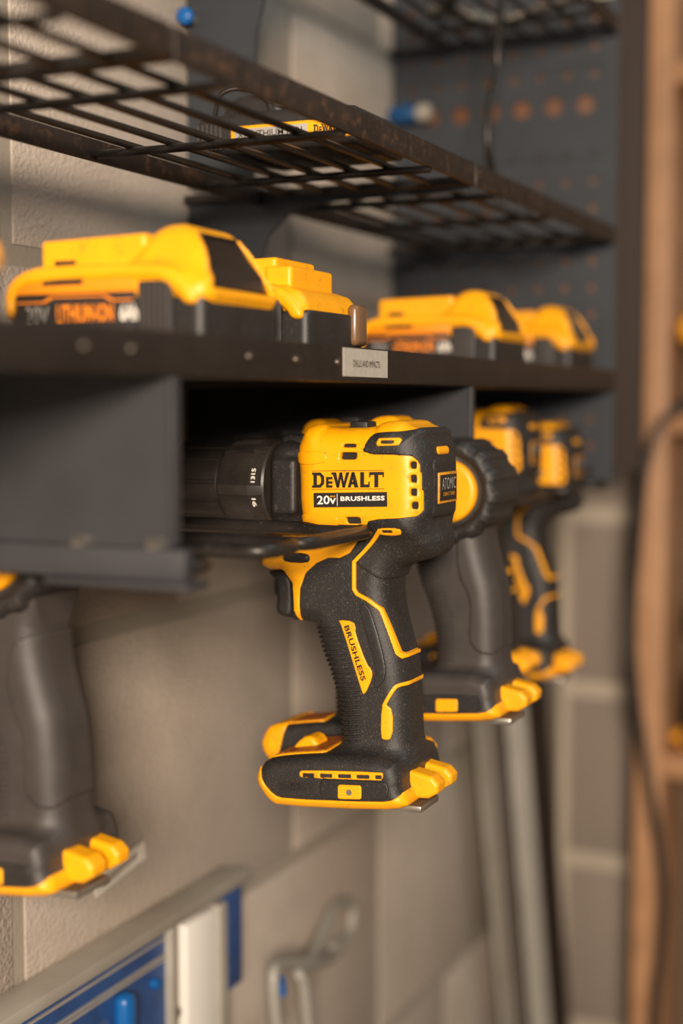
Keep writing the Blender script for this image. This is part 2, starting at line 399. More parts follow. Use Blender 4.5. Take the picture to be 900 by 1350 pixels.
wire_shelf(XD[1], XD[2], 1.768, 'highest wire shelf over the middle bay, only its rear bar showing')
# shelf brackets
def bracket(x, z0, z1, label, wide=1.0):
    o = Vector((x, YB, z0)); h = z1-z0
    cut = [(.4706, 0), (.470, .38*h), (.4674, .60*h), (.4585, .80*h), (.4411, .925*h), (.4127, .965*h), (.3742, .972*h), (YF+.004, .972*h)]
    poly = [(YB, z0)]+[(y, z0+z) for y, z in cut]+[(YF+.004, z1), (YB, z1)]
    me = prism(poly, 'X', x-.0015, x+.0015); me.transform(Matrix.Translation(-o))
    b = link('shelf_bracket', me, 'panel', None, o); tag(b, label, 'bracket', 'curved shelf brackets')
bracket(.8735, 1.4682, 1.5895, 'curved dark steel bracket under the middle wire shelf beside the batteries')
bracket(.8735, 1.6005, 1.7675, 'curved dark steel bracket above the middle wire shelf, next to the blue stopper')
# blue knob on the wall edge of the upper bracket
kn = empty('plastic_stopper', (.866, .5165, 1.7155)); tag(kn, 'small bright blue round stopper on the upper bracket', 'stopper')
link('ball_cap', tube_mesh([(-.004, 0, 0), (-.007, 0, 0), (-.0085, 0, 0)], [.0062, .006, .0045], 16), 'blue_bright', kn)
link('stem', tube_mesh([(.006, 0, 0), (-.004, 0, 0)], .003, 10), 'steel', kn)
sd = empty('blue_handled_tool', (1.228, .497, 1.7145)); tag(sd, 'blue handle with a pale round tip poking out beside the panel holes', 'hand tool')
link('handle', lathe_y([(.022, .006), (.018, .0085), (.0, .0085), (-.004, .007)], 16), 'blue_dark', sd)
link('tip', lathe_y([(-.004, .005), (-.006, .0075), (-.012, .0085), (-.017, .0075), (-.019, .004)], 16), 'dull_white', sd)

# ================================================================ CORDLESS DRILL
P = {}
P['barrel'] = [(53.5, -1.4), (56.3, 14.8), (56.3, 29.0), (57.8, 45.1), (55.4, 51.0), (52.5, 57.5), (43.4, 59.7), (37.7, 56.7), (11.1, 57.3), (6.0, 60.7), (-4.5, 61.6), (-9.5, 58.3), (-18.0, 56.2), (-18.2, 51.2), (-20.0, 47.0), (-20.9, 40.3), (-21.4, 34.5), (-21.5, 13.9), (-20.6, 9.6), (-18.0, -0.6), (-15.0, -4.3), (9.6, -2.3)]
P['grip'] = [(85.4, -17.0), (74.9, -5.1), (55.4, 2.2), (-11.1, 3.9), (-23.7, -0.7), (-24.6, -6.1), (-22.0, -11.7), (-14.8, -14.5), (-2.1, -17.7), (2.1, -21.7), (4.8, -29.6), (3.4, -44.1), (-1.8, -62.7), (-4.6, -71.2), (-6.5, -87.4), (-7.5, -118.5), (-10.8, -133.3), (33.5, -136.3), (34.5, -110.0), (34.9, -101.2), (39.7, -84.1), (45.9, -70.1), (49.3, -58.5), (50.7, -54.3), (64.3, -53.8), (67.2, -54.0), (68.6, -25.0), (85.4, -24.5)]
P['trigger'] = [(66.2, -25.3), (84.2, -26.2), (83.4, -27.9), (78.0, -33.4), (78.5, -42.7), (79.1, -50.3), (75.6, -52.8), (66.3, -53.5)]
P['base'] = [(79.8, -144.1), (76.8, -135.8), (73.1, -131.5), (59.6, -128.4), (35.4, -124.8), (-4.8, -123.1), (-9.5, -133.7), (-9.5, -139.1), (-12.3, -144.6), (-12.6, -148.9), (4.1, -152.2), (65.2, -157.0), (71.5, -154.6)]
P['base_rim'] = [(83.9, -131.2), (76.1, -136.1), (73.7, -143.7), (66.4, -150.3), (60.6, -151.8), (1.5, -146.9), (-7.5, -144.6), (-13.2, -137.7), (-18.5, -134.5), (-59.4, -129.9), (-59.7, -160.9), (96.6, -181.4)]
P['overmould'] = [(13.9, 42.9), (11.7, 49.9), (9.0, 53.6), (5.9, 54.9), (-12.6, 55.9), (-17.9, 58.7), (-20.9, 67.2), (-64.7, 67.3), (-65.6, -25.7), (3.5, -29.4), (25.3, -16.4), (22.1, -14.1), (15.2, -3.8), (11.6, 3.8), (10.7, 7.5), (-15.4, 9.6), (-18.5, 11.4), (-19.8, 14.7), (-18.4, 36.5), (-16.6, 40.9), (-12.7, 42.9)]
P['frame'] = [(88.9, -9.1), (86.5, -25.6), (62.8, -24.4), (61.2, -53.4), (57.8, -53.2), (56.8, -28.0), (43.5, -16.2), (28.0, -15.1), (20.6, -5.0), (16.0, 4.4), (15.6, 12.8), (64.4, 15.7)]
P['trim_upper'] = [(-1.2, 1.4), (4.7, 1.2), (23.2, -17.3), (23.2, -32.5), (21.5, -35.0), (14.6, -38.0), (7.8, -43.1), (3.6, -53.8), (-1.4, -67.3), (-3.6, -69.3), (-25.9, -66.7)]
P['trim_head'] = [(-7.9, 3.5), (-8.8, 1.2), (-7.0, -0.9), (3.8, -1.3), (6.5, 0.7), (5.1, 3.0)]
P['trim_lower'] = [(-28.2, -80.7), (-2.8, -84.9), (-1.0, -85.7), (1.3, -89.1), (5.4, -96.7)]
P['trim_foot'] = [(6.7, -96.4), (4.0, -95.7), (0.3, -98.8), (0.3, -114.9), (5.3, -115.9), (7.1, -114.3)]
P['badge'] = [(33.4, -50.3), (23.8, -50.6), (22.4, -54.3), (22.9, -56.9), (15.9, -73.9), (12.7, -77.0), (12.2, -81.3), (17.3, -92.4), (19.2, -88.3), (31.3, -52.8)]
P['pad'] = [(21.1, -41.0), (15.5, -40.3), (10.9, -50.2), (4.5, -72.2), (4.0, -80.6), (8.6, -86.9), (11.8, -87.2), (9.5, -76.4), (17.3, -54.0)]
P['ribs'] = [(55.0, -56.0), (33.1, -54.6), (19.6, -91.3), (19.6, -118.4), (45.5, -121.0)]
P['vents'] = [[(25.3, 48.5), (18.5, 48.6), (17.6, 46.6), (26.6, 46.5)], [(26.6, 43.8), (17.1, 43.9), (17.6, 40.0), (27.6, 39.8)], [(24.4, 8.3), (15.7, 8.6), (15.3, 4.9), (23.4, 4.6)], [(-13.1, 39.5), (-16.2, 39.3), (-16.4, 35.5), (-13.4, 35.6)], [(-13.4, 32.4), (-16.4, 32.4), (-16.7, 28.0), (-13.6, 28.1)], [(-13.6, 24.9), (-16.7, 24.9), (-16.7, 20.9), (-13.6, 21.0)], [(-14.1, 17.7), (-16.9, 17.8), (-17.0, 13.8), (-14.1, 13.9)]]
P['slot_frame'] = [(5.2, 49.6), (3.6, 51.8), (-7.9, 52.2), (-9.4, 51.0), (-7.9, 48.1), (4.5, 47.5)]
P['slot_hole'] = [(2.8, 50.2), (1.9, 50.6), (-5.2, 50.7), (-5.2, 49.3), (-3.9, 48.9), (2.3, 48.8)]
P['trim_hole'] = [(2.9, 1.8), (-3.4, 2.1), (-3.0, 0.6), (3.3, 0.2)]
P['base_strip'] = [(50.1, -135.4), (48.7, -134.0), (0.2, -129.9), (-0.7, -131.1), (-0.3, -134.1), (1.1, -134.7), (48.7, -138.3), (50.1, -137.2)]
P['base_slots'] = [[(48.2, -135.7), (41.1, -135.1), (41.1, -137.3), (48.2, -137.9)], [(37.4, -134.8), (29.9, -134.2), (29.9, -136.3), (37.4, -137.0)], [(26.4, -133.9), (18.4, -133.2), (18.4, -135.4), (26.4, -136.0)], [(15.1, -133.0), (7.4, -132.3), (7.4, -134.4), (15.1, -135.1)], [(4.0, -132.0), (0.2, -131.7), (0.2, -133.8), (4.0, -134.1)]]
P['base_pad'] = [(37.4, -139.2), (35.0, -137.6), (-0.7, -134.9), (-3.9, -137.1), (-3.9, -142.9), (-0.7, -145.8), (34.6, -149.2), (37.4, -147.4)]
P['base_square'] = [(26.2, -140.5), (25.3, -139.5), (12.9, -138.5), (11.9, -139.3), (11.9, -145.6), (12.9, -146.4), (25.3, -147.6), (26.2, -146.9)]
P['q_logo'] = [(44.0, 33.7), (-0.1, 35.0), (44.0, 22.8)]
P['q_plate'] = [(43.1, 21.2), (-1.0, 22.9), (42.9, 13.2)]
P['q_20'] = [(40.8, 19.7), (29.3, 20.3), (40.8, 14.9)]
P['q_brush'] = [(26.5, 19.7), (0.3, 20.8), (26.5, 17.2)]
P['q_side'] = [(26.4, -52.6), (15.7, -82.8), (29.4, -53.7)]
P['q_emb'] = [(63.5, -142.1), (40.6, -140.0), (63.5, -147.8)]
P['shade_label'] = [(74.1, -132.5), (30.8, -119.3)]

OX, OY, OZ = 0, -30, 155       # mesh offset: object origin sits at the foot of the tool
off = (OX, OY, OZ)
ORG = Vector((0, -.030, .155))
def fn(p, x, lift=0): return Vector((x*.001-lift*.001, p[0]*.001, p[1]*.001))+ORG
def tool_fields(g, need):
    r = {}
    if 'barrel' in need or 'over' in need: r['barrel'] = g.ext(g.poly(P['barrel'], 1), 30, 14)
    if 'grip' in need or 'over' in need:
        gr = g.ext(g.poly(P['grip'], 1), 19, 12); r['grip0'] = gr
        if 'base' in need:
            ba = g.ext(g.poly(P['base'], 1), 34, 7); gr = smin(gr, ba, 9)
        r['grip'] = gr
    return r
def bounds(poly, x, pad=2.5):
    a = np.array(poly); return (-x-pad, a[:, 0].min()-pad, a[:, 1].min()-pad), (x+pad, a[:, 0].max()+pad, a[:, 1].max()+pad)
drill = empty('cordless_drill', (0, 0, 0))
def part(name, me, m, parent=drill, label=None):
    o = link(name, me, m, parent)
    if label: o['label'] = label
    return o
# motor housing with the vents cut in
g = Grid((-33, -32, -8), (33, 62, 66), .9); F = tool_fields(g, ('barrel',)); V = F['barrel']
for i, v in enumerate(P['vents']):
    V = np.maximum(V, -np.maximum(g.poly(v, 0), 24-np.abs(g.X)))
housing = part('motor_housing', g.mesh(V, off), 'yellow')
g = Grid((-27.5, -28, -3), (27.5, 56, 58), 2.0)
part('motor_core', g.mesh(g.ext(g.poly(P['barrel'], 1)+4, 26, 10), off), 'dark')
for bp in ([(58, 44), (37, 44.5), (34, 41), (37, 37), (58, 36.5)], [(58, 9), (30, 9.5), (28, 6.5), (30, 1), (58, -1)]):
    g = Grid((-33, 26, -3), (33, 60, 47), .7); F = tool_fields(g, ('barrel',)); V = np.maximum(np.maximum(F['barrel']-.8, g.poly(bp, 1)), -(F['barrel']+2))
    part('housing_rib', g.mesh(np.maximum(V, g.X-2), off), 'yellow', housing)
for v in P['vents']:
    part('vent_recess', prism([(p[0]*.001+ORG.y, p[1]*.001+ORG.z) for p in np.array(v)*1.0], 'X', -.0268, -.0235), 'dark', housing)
# overmould
lo, hi = (-34, -36, -30), (34, 32, 66)
g = Grid(lo, hi, .8); F = tool_fields(g, ('over',)); V = np.maximum(smin(F['barrel'], F['grip'], 9)-1.1, g.poly(P['overmould'], 1))
over = part('rear_overmould', g.mesh(V, off), 'rubber')
def shell_part(name, key, base_fields, field, amount, m, st=.5, cut=(), it=1, xmax=36, near_only=False, label=None, parent=drill, xmin=None, line=None, extra=None):
    poly = P[key]; lo, hi = bounds(poly+(P[extra] if extra else []), xmax)
    if near_only: hi = (-4, hi[1], hi[2])
    if xmin is not None: hi = (-xmin, hi[1], hi[2])
    lo = (lo[0], max(lo[1], -36), max(lo[2], -162)); hi = (hi[0], min(hi[1], 92), min(hi[2], 68))
    g = Grid(lo, hi, st); F = tool_fields(g, base_fields)
    b = F[field] if field != 'blend' else smin(F['barrel'], F['grip'], 9)
    reg = g.line(poly, line) if line else g.poly(poly, it)
    if extra: reg = np.minimum(reg, g.poly(P[extra], 1))
    V = np.maximum(b-amount, reg)
    V = np.maximum(V, -(b+2.5))
    for c in cut: V = np.maximum(V, -g.poly(c, 0))
    return part(name, g.mesh(V, off), m, parent, label)
# grip and foot
g = Grid((-37, -18, -161), (37, 90, 8), .9); F = tool_fields(g, ('grip', 'base'))
V = np.maximum(F['grip'], -np.maximum(g.poly(P['base_slots'][0], 0), 30-np.abs(g.X)))
grip = part('grip', g.mesh(V, off), 'rubber')
frame = shell_part('trigger_frame', 'frame', ('grip', 'barrel'), 'grip', .7, 'yellow', .7)
g = Grid((-12, 62, -57), (12, 88, -22), .7)
part('trigger', g.mesh(g.ext(g.poly(P['trigger'], 2), 9, 4), off), 'black')
g = Grid((-26, 40, -30), (26, 70, -10), .8)
swp = [(66, -13.5), (52, -13.5), (50, -16.5), (52, -19.5), (66, -19.5), (68, -16.5)]
part('direction_switch', g.mesh(g.ext(g.poly(swp, 1), 21.5, 2), off), 'black')
shell_part('upper_trim', 'trim_upper', ('over', 'grip', 'barrel'), 'blend', 1.7, 'yellow', .5, cut=(P['trim_hole'],), it=1, xmax=27, line=1.05, extra='trim_head', xmin=-9)
shell_part('lower_trim', 'trim_lower', ('grip',), 'grip', .8, 'yellow', .5, xmax=22, line=1.05, extra='trim_foot')
shell_part('brushless_badge', 'badge', ('grip',), 'grip', .7, 'yellow', .5, xmax=22, xmin=6)
shell_part('grip_pad', 'pad', ('grip',), 'grip', .8, 'black', .6, xmax=22, xmin=6)
g = Grid((-22, 17, -122), (22, 57, -54), .55); F = tool_fields(g, ('grip',))
rib = np.abs(((g.Z+.18*g.Y) / 2.75) % 1 - .5)*2.75-.62
V = np.maximum(np.maximum(F['grip']-1.3, g.poly(P['ribs'], 0)), rib); V = np.maximum(V, -(F['grip']+1.5))
part('grip_ribs', g.mesh(V, off), 'rubber')['kind'] = 'stuff'
shell_part('foot_rim', 'base_rim', ('grip', 'base'), 'grip', .9, 'yellow', .75, it=1, xmax=36)
strip = shell_part('foot_strip', 'base_strip', ('grip', 'base'), 'grip', .9, 'yellow', .5, cut=P['base_slots'], it=1, xmax=36, xmin=28)
shell_part('foot_pad', 'base_pad', ('grip', 'base'), 'grip', .8, 'black', .5, it=1, xmax=37, xmin=28)
sq = shell_part('foot_button', 'base_square', ('grip', 'base'), 'grip', 1.5, 'yellow', .5, it=0, xmax=37, xmin=28)
for s in P['base_slots']:
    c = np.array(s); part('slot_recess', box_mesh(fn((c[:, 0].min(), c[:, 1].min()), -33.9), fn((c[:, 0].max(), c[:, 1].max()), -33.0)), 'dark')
part('screw', tube_mesh([fn((19, -143.0), -34.6), fn((19, -143.0), -36.0)], .0017, 14), 'steel', sq)
slotf = shell_part('vent_frame', 'slot_frame', ('over', 'grip', 'barrel'), 'blend', 1.9, 'yellow', .5, cut=(P['slot_hole'],), it=0, xmax=34, xmin=12)
# warning label and lamp nub on the toe of the foot
g = Grid((-26, 28, -140), (26, 84, -118), .7); F = tool_fields(g, ('grip', 'base'))
reg = g.box((-24, 39, -150), (20, 75.5, -100), 3); V = np.maximum(F['grip']-.8, reg); V = np.maximum(V, -(F['grip']+2)); V = np.maximum(V, -131.6-.0*g.Y-g.Z)
part('label_frame', g.mesh(V, off), 'yellow')
reg = g.box((-22.4, 40.6, -150), (18.4, 73.5, -100), 2.5); V = np.maximum(F['grip']-1.2, reg); V = np.maximum(V, -(F['grip']+2)); V = np.maximum(V, -130.9-g.Z)
part('warning_label', g.mesh(V, off), 'label_brown')
g = Grid((-12, 48, -136), (20, 76, -114), .7)
part('work_light', g.mesh(g.ext(g.poly([(50, -131), (53, -122.5), (59, -121), (66, -126), (69, -132)], 1), 8, 2.5), off), 'yellow')
# latch lugs and clip at the heel of the foot
for x0, x1 in ((-17, -3.5), (4.5, 16)):
    g = Grid((x0-2, -32, -156), (x1+2, 6, -124), .7)
    part('latch_lug', g.mesh(g.ext(g.poly([(-6, -148), (-20, -147), (-25.5, -143.5), (-26, -138.5), (-22, -134.5), (-8, -132)], 0), (x1-x0)/2, 2.2, (x0+x1)/2), off), 'yellow')
part('belt_clip', box_mesh(fn((6, -156.5), -14), fn((-15, -152.5), 14), .001), 'steel')
# rear cap, badge, amber eyelets
g = Grid((-26, -36, -2), (26, -10, 50), .7)
cap = part('rear_cap', g.mesh(g.box((-18, -24.0, 7.5), (18, -10, 41.5), 4.5), off), 'black')
bf = part('badge_frame', box_mesh(fn((-23.6, 16.0), -14), fn((-24.7, 33.0), 14), .0004), 'amber', cap)
part('badge_plate', box_mesh(fn((-24.3, 17.4), -12.7), fn((-25.0, 31.6), 12.7), .0002), 'print_black', cap)
bo = lambda x, z: Vector((x, -25.1, z))*.001+ORG
text_on('badge_print', 'ATOMIC', bo(-10.5, 23.5), (.021, 0, 0), (0, 0, .0065), 'print_grey', cap, .0001, .0)
text_on('badge_print', 'COMPACT SERIES', bo(-9, 20), (.018, 0, 0), (0, 0, .002), 'amber', cap, .0001, .01)
for z0, z1 in ((41.5, 47.5), (2.0, 8.0)):
    g = Grid((-18, -33, z0-2), (18, -12, z1+2), .7)
    part('eyelet', g.mesh(g.box((-10, -22.3 if z0 > 20 else -21.5, z0), (10, -12, z1), 2.9), off), 'yellow')
part('speed_selector', box_mesh(fn((32, 55), -7), fn((21, 60.5), 7), .0012), 'black')
# printed side
def quad(name, key, m, x, lift, s=None, bold=.02, spacing=1.0, parent=housing):
    tl, tr, bl = [fn(p, -x, lift) for p in P[key]]
    if s is None: return part(name, flat_mesh([(0, 0), (1, 0), (1, 1), (0, 1)], [(0, 1, 2, 3)], bl, tr-tl, tl-bl), m, parent)
    return text_on(name, s, bl, tr-tl, tl-bl, m, parent, 0, bold, spacing)
quad('rating_plate', 'q_plate', 'print_black', 30, .35)
quad('rating_print', 'q_20', 'print_white', 30, .6, '20v', .015)
quad('rating_print', 'q_brush', 'print_white', 30, .6, 'BRUSHLESS', .03, 1.05)
tl, tr, bl = [fn(p, -30, .6) for p in P['q_plate']]
text_on('rating_print', 'MAX', bl+(tr-tl)*.235+(tl-bl)*.70, (tr-tl)*.07, (tl-bl)*.10, 'yellow', housing, 0, .02)
part('rating_rule', flat_mesh([(.325, .08), (.332, .08), (.332, .92), (.325, .92)], [(0, 1, 2, 3)], bl, tr-tl, tl-bl), 'print_white', housing)
# hand drawn heavy slab letters of the logo (unit box 0..100 x 0..26)
def stroke_letters():
    v = []; f = []
    def poly(pts):
        b = len(v); v.extend(pts); f.append(tuple(range(b, b+len(pts))))
    def quadp(*p): poly(list(p))
    H0, H1 = 3, 23
    # D
    quadp((2, H0), (7, H0), (7, H1), (2, H1)); quadp((0, H0), (2, H0), (2, H0+3), (0, H0+3)); quadp((0, H1-3), (2, H1-3), (2, H1), (0, H1))
    quadp((7, H0), (12, H0), (10.5, H0+4), (7, H0+4)); quadp((7, H1-4), (10.5, H1-4), (12, H1), (7, H1))
    quadp((12, H0), (17, H0+5), (12.5, H0+7), (10.5, H0+4)); quadp((12.5, H1-7), (17, H1-5), (12, H1), (10.5, H1-4)); quadp((12.5, H0+7), (17, H0+5), (17, H1-5), (12.5, H1-7))
    # small E
    quadp((19.5, H0), (23, H0), (23, 17), (19.5, 17))
    for a in (H0, 8.2, 13.8): quadp((23, a), (28.5, a), (28.5, a+3.2), (23, a+3.2))
    # W
    quadp((28, H1), (33.5, H1), (37.5, H0), (34, H0)); quadp((34, H0), (37.5, H0), (41.5, H1), (38, H1))
    quadp((38, H1), (41.5, H1), (45.5, H0), (42, H0)); quadp((42, H0), (45.5, H0), (51.5, H1), (47, H1)); quadp((26.8, H1-3), (28.9, H1-3), (28, H1), (26.8, H1))
    # A
    quadp((49, H0), (53.5, H0), (58.5, H1), (54.5, H1)); quadp((58, H0), (64, H0), (58.5, H1), (54.5, H1)); quadp((53, 7), (60, 7), (59.2, 10.5), (54, 10.5))
    # L
    quadp((66, H0), (71.5, H0), (71.5, H1), (66, H1)); quadp((71.5, H0), (79, H0), (79, H0+4), (71.5, H0+4)); quadp((77, H0+4), (79, H0+4), (79, H0+7.5), (77, H0+7.5))
    # T
    quadp((85, H0), (90.5, H0), (90.5, H1-4), (85, H1-4)); quadp((78, H1-4), (98, H1-4), (98, H1), (78, H1)); quadp((78, H1-7), (80, H1-7), (80, H1-4), (78, H1-4)); quadp((96, H1-7), (98, H1-7), (98, H1-4), (96, H1-4))
    # rules above and below
    quadp((0, 24.6), (98, 24.6), (98, 25.3), (0, 25.3)); quadp((0, .6), (98, .6), (98, 1.3), (0, 1.3))
    return [(a/100, b/26) for a, b in v], f
tl, tr, bl = [fn(p, -30, .35) for p in P['q_logo']]
lv, lf = stroke_letters()
part('logo_print', flat_mesh(lv, lf, bl, tr-tl, tl-bl), 'print_black', housing)
quad('side_print', 'q_side', 'print_black', 19, 1.0, 'BRUSHLESS', .03, 1.05, drill)
tl, tr, bl = [fn(p, -34, .15) for p in P['q_emb']]
part('foot_logo', flat_mesh(lv[:-8], lf[:-2], bl, tr-tl, tl-bl, .0002), 'print_black')
# gearbox, clutch collar, chuck
zc = 24.0; CEN = (ORG.x, ORG.y, ORG.z+zc*.001)
g = Grid((-30, 50, -8), (30, 82, 56), .9)
gb = smin(g.box((-25, 54, -1), (25, 77, 49), 11), g.box((-27, 56, 8), (27, 72, 40), 3), 2); gb = np.minimum(gb, g.box((-12, 54, 30), (12, 74, 53), 4))
part('gearbox', g.mesh(gb, off), 'black')
def ridges(k, n, y, r):
    if .0795 < y < .1005:
        ph = (k/n*6) % 1
        if ph < .22: return r+.0014
        return r+(.0004 if k % 2 else -.0003)
    return r
coll = part('clutch_collar', lathe_y([(.077, .0225), (.0772, .0250), (.0785, .0256), (.0868, .0256), (.0870, .0252), (.1, .0248), (.1065, .0240), (.108, .0222)], 264, lambda k, n, y, r: ridges(k, n, y-.0062 if y > .0866 else .5, r), CEN), 'chuck')
def flutes(k, n, y, r):
    ph = (k/n*10) % 1
    return r-(.0011 if .80 < ph < 1.0 and .111 < y < .140 else 0)-(.0002 if k % 2 and .112 < y < .139 else 0)
part('chuck_sleeve', lathe_y([(.107, .0185), (.1085, .0208), (.111, .0214), (.1115, .0210), (.1395, .0208), (.140, .0212), (.145, .0206), (.1475, .0185), (.149, .012), (.152, .007)], 200, flutes, CEN), 'chuck')
part('collar_band', lathe_y([(.1055, .0215), (.106, .0236), (.109, .0232), (.1095, .021)], 96, None, CEN), 'black')
for ang, s in ((18, '15'), (8, '13'), (-14, '11'), (-24, '9')):
    a = math.radians(180-ang); r = .0259; p = Vector((CEN[0]+r*math.cos(a), CEN[1]+.0835, CEN[2]+r*math.sin(a)))
    tz = Vector((math.sin(a), 0, -math.cos(a)))
    text_on('collar_number', s, p+Vector((0, .0015, 0))-tz*.0018, tz*.0036, (0, -.0026, 0), 'print_white', coll, .0002, .02) if False else text_on('collar_number', s, p-tz*.0018+Vector((0, -.0013, 0)), tz*.0036, (0, .0026, 0), 'print_white', coll, .0001, .02)

DG = 'yellow and black cordless drills hanging in the rack'
tag(drill, 'sharp foreground yellow and black cordless drill hanging under the shelf name sticker', 'drill', DG)
drill.location = (.735, .330, 1.225)
SK = ()
d = tree_copy(drill, 'cordless_drill', (.789, .361, 1.227), skip=('upper_trim', 'lower_trim', 'work_light', 'brushless_badge', 'side_print')); tag(d, 'drill mostly hidden behind the sharp foreground drill, yellow toe showing below', 'drill', DG)
g = Grid((-38, 42, -161), (38, 84, -112), 1.0); F = tool_fields(g, ('grip', 'base'))
d.scale = (.62, 1, 1)
part('foot_end_cap', g.mesh(np.maximum(F['grip']-1.5, 66-g.Y-.25*g.Z-36), off), 'yellow', d)
d = tree_copy(drill, 'cordless_drill', (1.07, .382, 1.233)); tag(d, 'blurred yellow and black drill with yellow trimmed grip, second from the perforated end panel', 'drill', DG)
d = tree_copy(drill, 'cordless_drill', (1.16, .372, 1.219)); tag(d, 'farthest blurred drill in the row, nearest the perforated end panel', 'drill', DG)

# ================================================================ IMPACT DRIVER (round vented tail)
IG = 'impact drivers in the rack'
def make_impact(cy, cz2, cn):
    imp = empty('impact_driver', (0, 0, 0))
    for ch in drill.children:
        if ch.name.split('.')[0] in ('trigger_frame', 'trigger', 'grip_ribs', 'foot_rim', 'foot_pad', 'foot_button', 'latch_lug', 'belt_clip'):
            c = ch.copy(); COL.objects.link(c); c.parent = imp
            if ch.name.split('.')[0] == 'grip_ribs':
                c.data = ch.data.copy(); c.data.materials[0] = M['rubber_grey']
    g = Grid((-37, -18, -161), (37, 90, 8), 1.1); F = tool_fields(g, ('grip', 'base'))
    part('grip', g.mesh(np.maximum(F['grip'], np.minimum(g.Z+26, 4-g.Y)), off), 'rubber_grey', imp)
    g = Grid((-33, cy-36, cz2-38), (33, 100, cz2+38), 1.1)
    circd = np.hypot(g.Y-cy, g.Z-cz2)
    V = smin(g.ext(circd-30, 22, 9), g.box((-24, 20, cn-24), (24, 66, cn+24), 12), 8)
    part('motor_body', g.mesh(V, off), 'rubber', imp)
    angs = np.arctan2(g.Z-cz2, g.Y-cy)
    ring = np.maximum(circd-32-.8*np.tanh(6*np.sin(angs*14)), 20.5-circd)
    part('tail_bumper', g.mesh(g.ext(ring, 25, 7), off), 'rubber', imp)
    V = g.ext(circd-19.5, 27, 3)
    for zz in (-9, -3, 3, 9): V = np.maximum(V, -np.maximum(np.maximum(np.abs(g.Z-cz2-zz)-1.2, np.abs(g.Y-cy-2)-7), 24.5-np.abs(g.X)))
    part('vent_disc', g.mesh(V, off), 'yellow', imp)
    CI = (ORG.x, ORG.y, ORG.z+cn*.001)
    part('nose_housing', lathe_y([(.060, .020), (.062, .0235), (.078, .0215), (.083, .017), (.085, .012)], 48, None, CI), 'black', imp)
    part('bit_collar', lathe_y([(.084, .0075), (.0845, .0095), (.096, .009), (.0975, .0065), (.1, .004)], 32, None, CI), 'steel', imp)
    g = Grid((-24, -8, -124), (24, 30, -20), 1.1); F = tool_fields(g, ('grip',))
    V = np.maximum(F['grip']-1.2, g.poly([(14, -30), (20, -45), (18, -66), (9, -80), (12, -112), (-14, -114), (-16, -30)], 2)); V = np.maximum(V, -(F['grip']+2))
    part('grip_panel', g.mesh(V, off), 'rubber_grey', imp)
    return imp
imp = make_impact(24, -13, -8)
tag(imp, 'impact driver with round slotted yellow tail disc, right behind the sharp foreground drill', 'impact driver', IG)
imp.location = (.838, .312, 1.255)
imp2 = make_impact(27, 9, 10)
tag(imp2, 'large blurred grey gripped tool at the left edge with a yellow heel', 'impact driver', IG)
imp2.location = (.560, .436, 1.2165)
d = tree_copy(imp2, 'impact_driver', (1.742, .299, 1.0295), (0, 0, math.pi)); tag(d, 'black tool standing on the lower shelf of the wooden shelving, cut by the frame', 'impact driver')
if 'group' in d: del d['group']

# ================================================================ BATTERIES ON THE SHELF
bat = empty('battery_pack', (0, 0, 0))
BP = lambda name, me, m, parent=bat: link(name, me, m, parent)
# local mm: y 0 (front) .. 105 (rear), z 0 .. 64, x +-36
g = Grid((-40, -4, -2), (40, 110, 68), 1.0)
top = [(104, 29), (104, 37), (98, 43), (86, 46), (42, 46), (38, 56), (31, 63), (16, 63.5), (4, 58), (-1, 42), (-2, 27), (8, 26), (14, 28)]
body = g.ext(g.poly([(105, 1), (105, 32), (-1, 32), (-1, 1)], 0)-0, 35, 5)
BP('cell_case', g.mesh(np.maximum(body, g.Z-31)), 'black')
arch = g.poly([(106, 22), (106, 36), (98, 43), (84, 46), (24, 45), (12, 42), (3, 32), (2, 26), (9, 26), (12, 31), (20, 36.5), (26, 38), (92, 38), (100, 33), (101, 22)], 1)
V = np.minimum(g.ext(g.poly([(105, 30), (104, 38), (96, 44), (40, 46), (-1, 40), (-2, 28), (6, 28)], 1), 35.5, 6), g.ext(arch, 37.5, 3))
hw = 33.5-.42*np.maximum(g.Z-34, 0)
q0 = g.poly([(52, 38), (42, 47), (38, 56), (31, 63.5), (18, 64), (8, 58), (0, 43), (-3, 27), (10, 27)], 1)+7; q1 = np.abs(g.X)-hw+7
V = smin(V, np.minimum(np.maximum(q0, q1), 0)+np.hypot(np.maximum(q0, 0), np.maximum(q1, 0))-7, 5)
V = np.minimum(V, g.ext(g.poly([(94, 40), (94, 58.5), (36, 60), (36, 40)], 0), 24, 2))
V = np.maximum(V, -np.maximum(g.poly([(-20, 33.5), (-20, 61), (13, 61), (4.5, 33.5)], 0), np.abs(g.X)-29+.42*np.maximum(g.Z-34, 0)))
shell = BP('yellow_shell', g.mesh(V), 'yellow')
g3 = g
g2 = Grid((-32, -6, 28), (32, 20, 66), .9)
BP('release_button', g2.mesh(np.maximum(g2.poly([(17, 60.5), (12, 60), (1.8, 42), (0, 33.8), (16, 33.8)], 0), np.abs(g2.X)-28.5+.42*np.maximum(g2.Z-34, 0))), 'smoke')
BP('side_panel', box_mesh((-.0362, .034, .0325), (-.030, .0995, .0395), .0006), 'orange')
BP('side_grille', box_mesh((-.0368, .0145, .002), (-.030, .0325, .0372), .0012), 'black')
for i in range(6): BP('grille_rib', box_mesh((-.0375, .0155+.0028*i, .003), (-.0362, .017+.0028*i, .036), .0003), 'rubber_grey')
BP('panel_slot', box_mesh((-.0366, .062, .0365), (-.036, .084, .039)), 'dark')
BP('rail_notch', box_mesh((-.0245, .074, .046), (-.0238, .086, .049), .0003), 'dark')
R_, U_ = (0, -1, 0), (0, 0, 1)
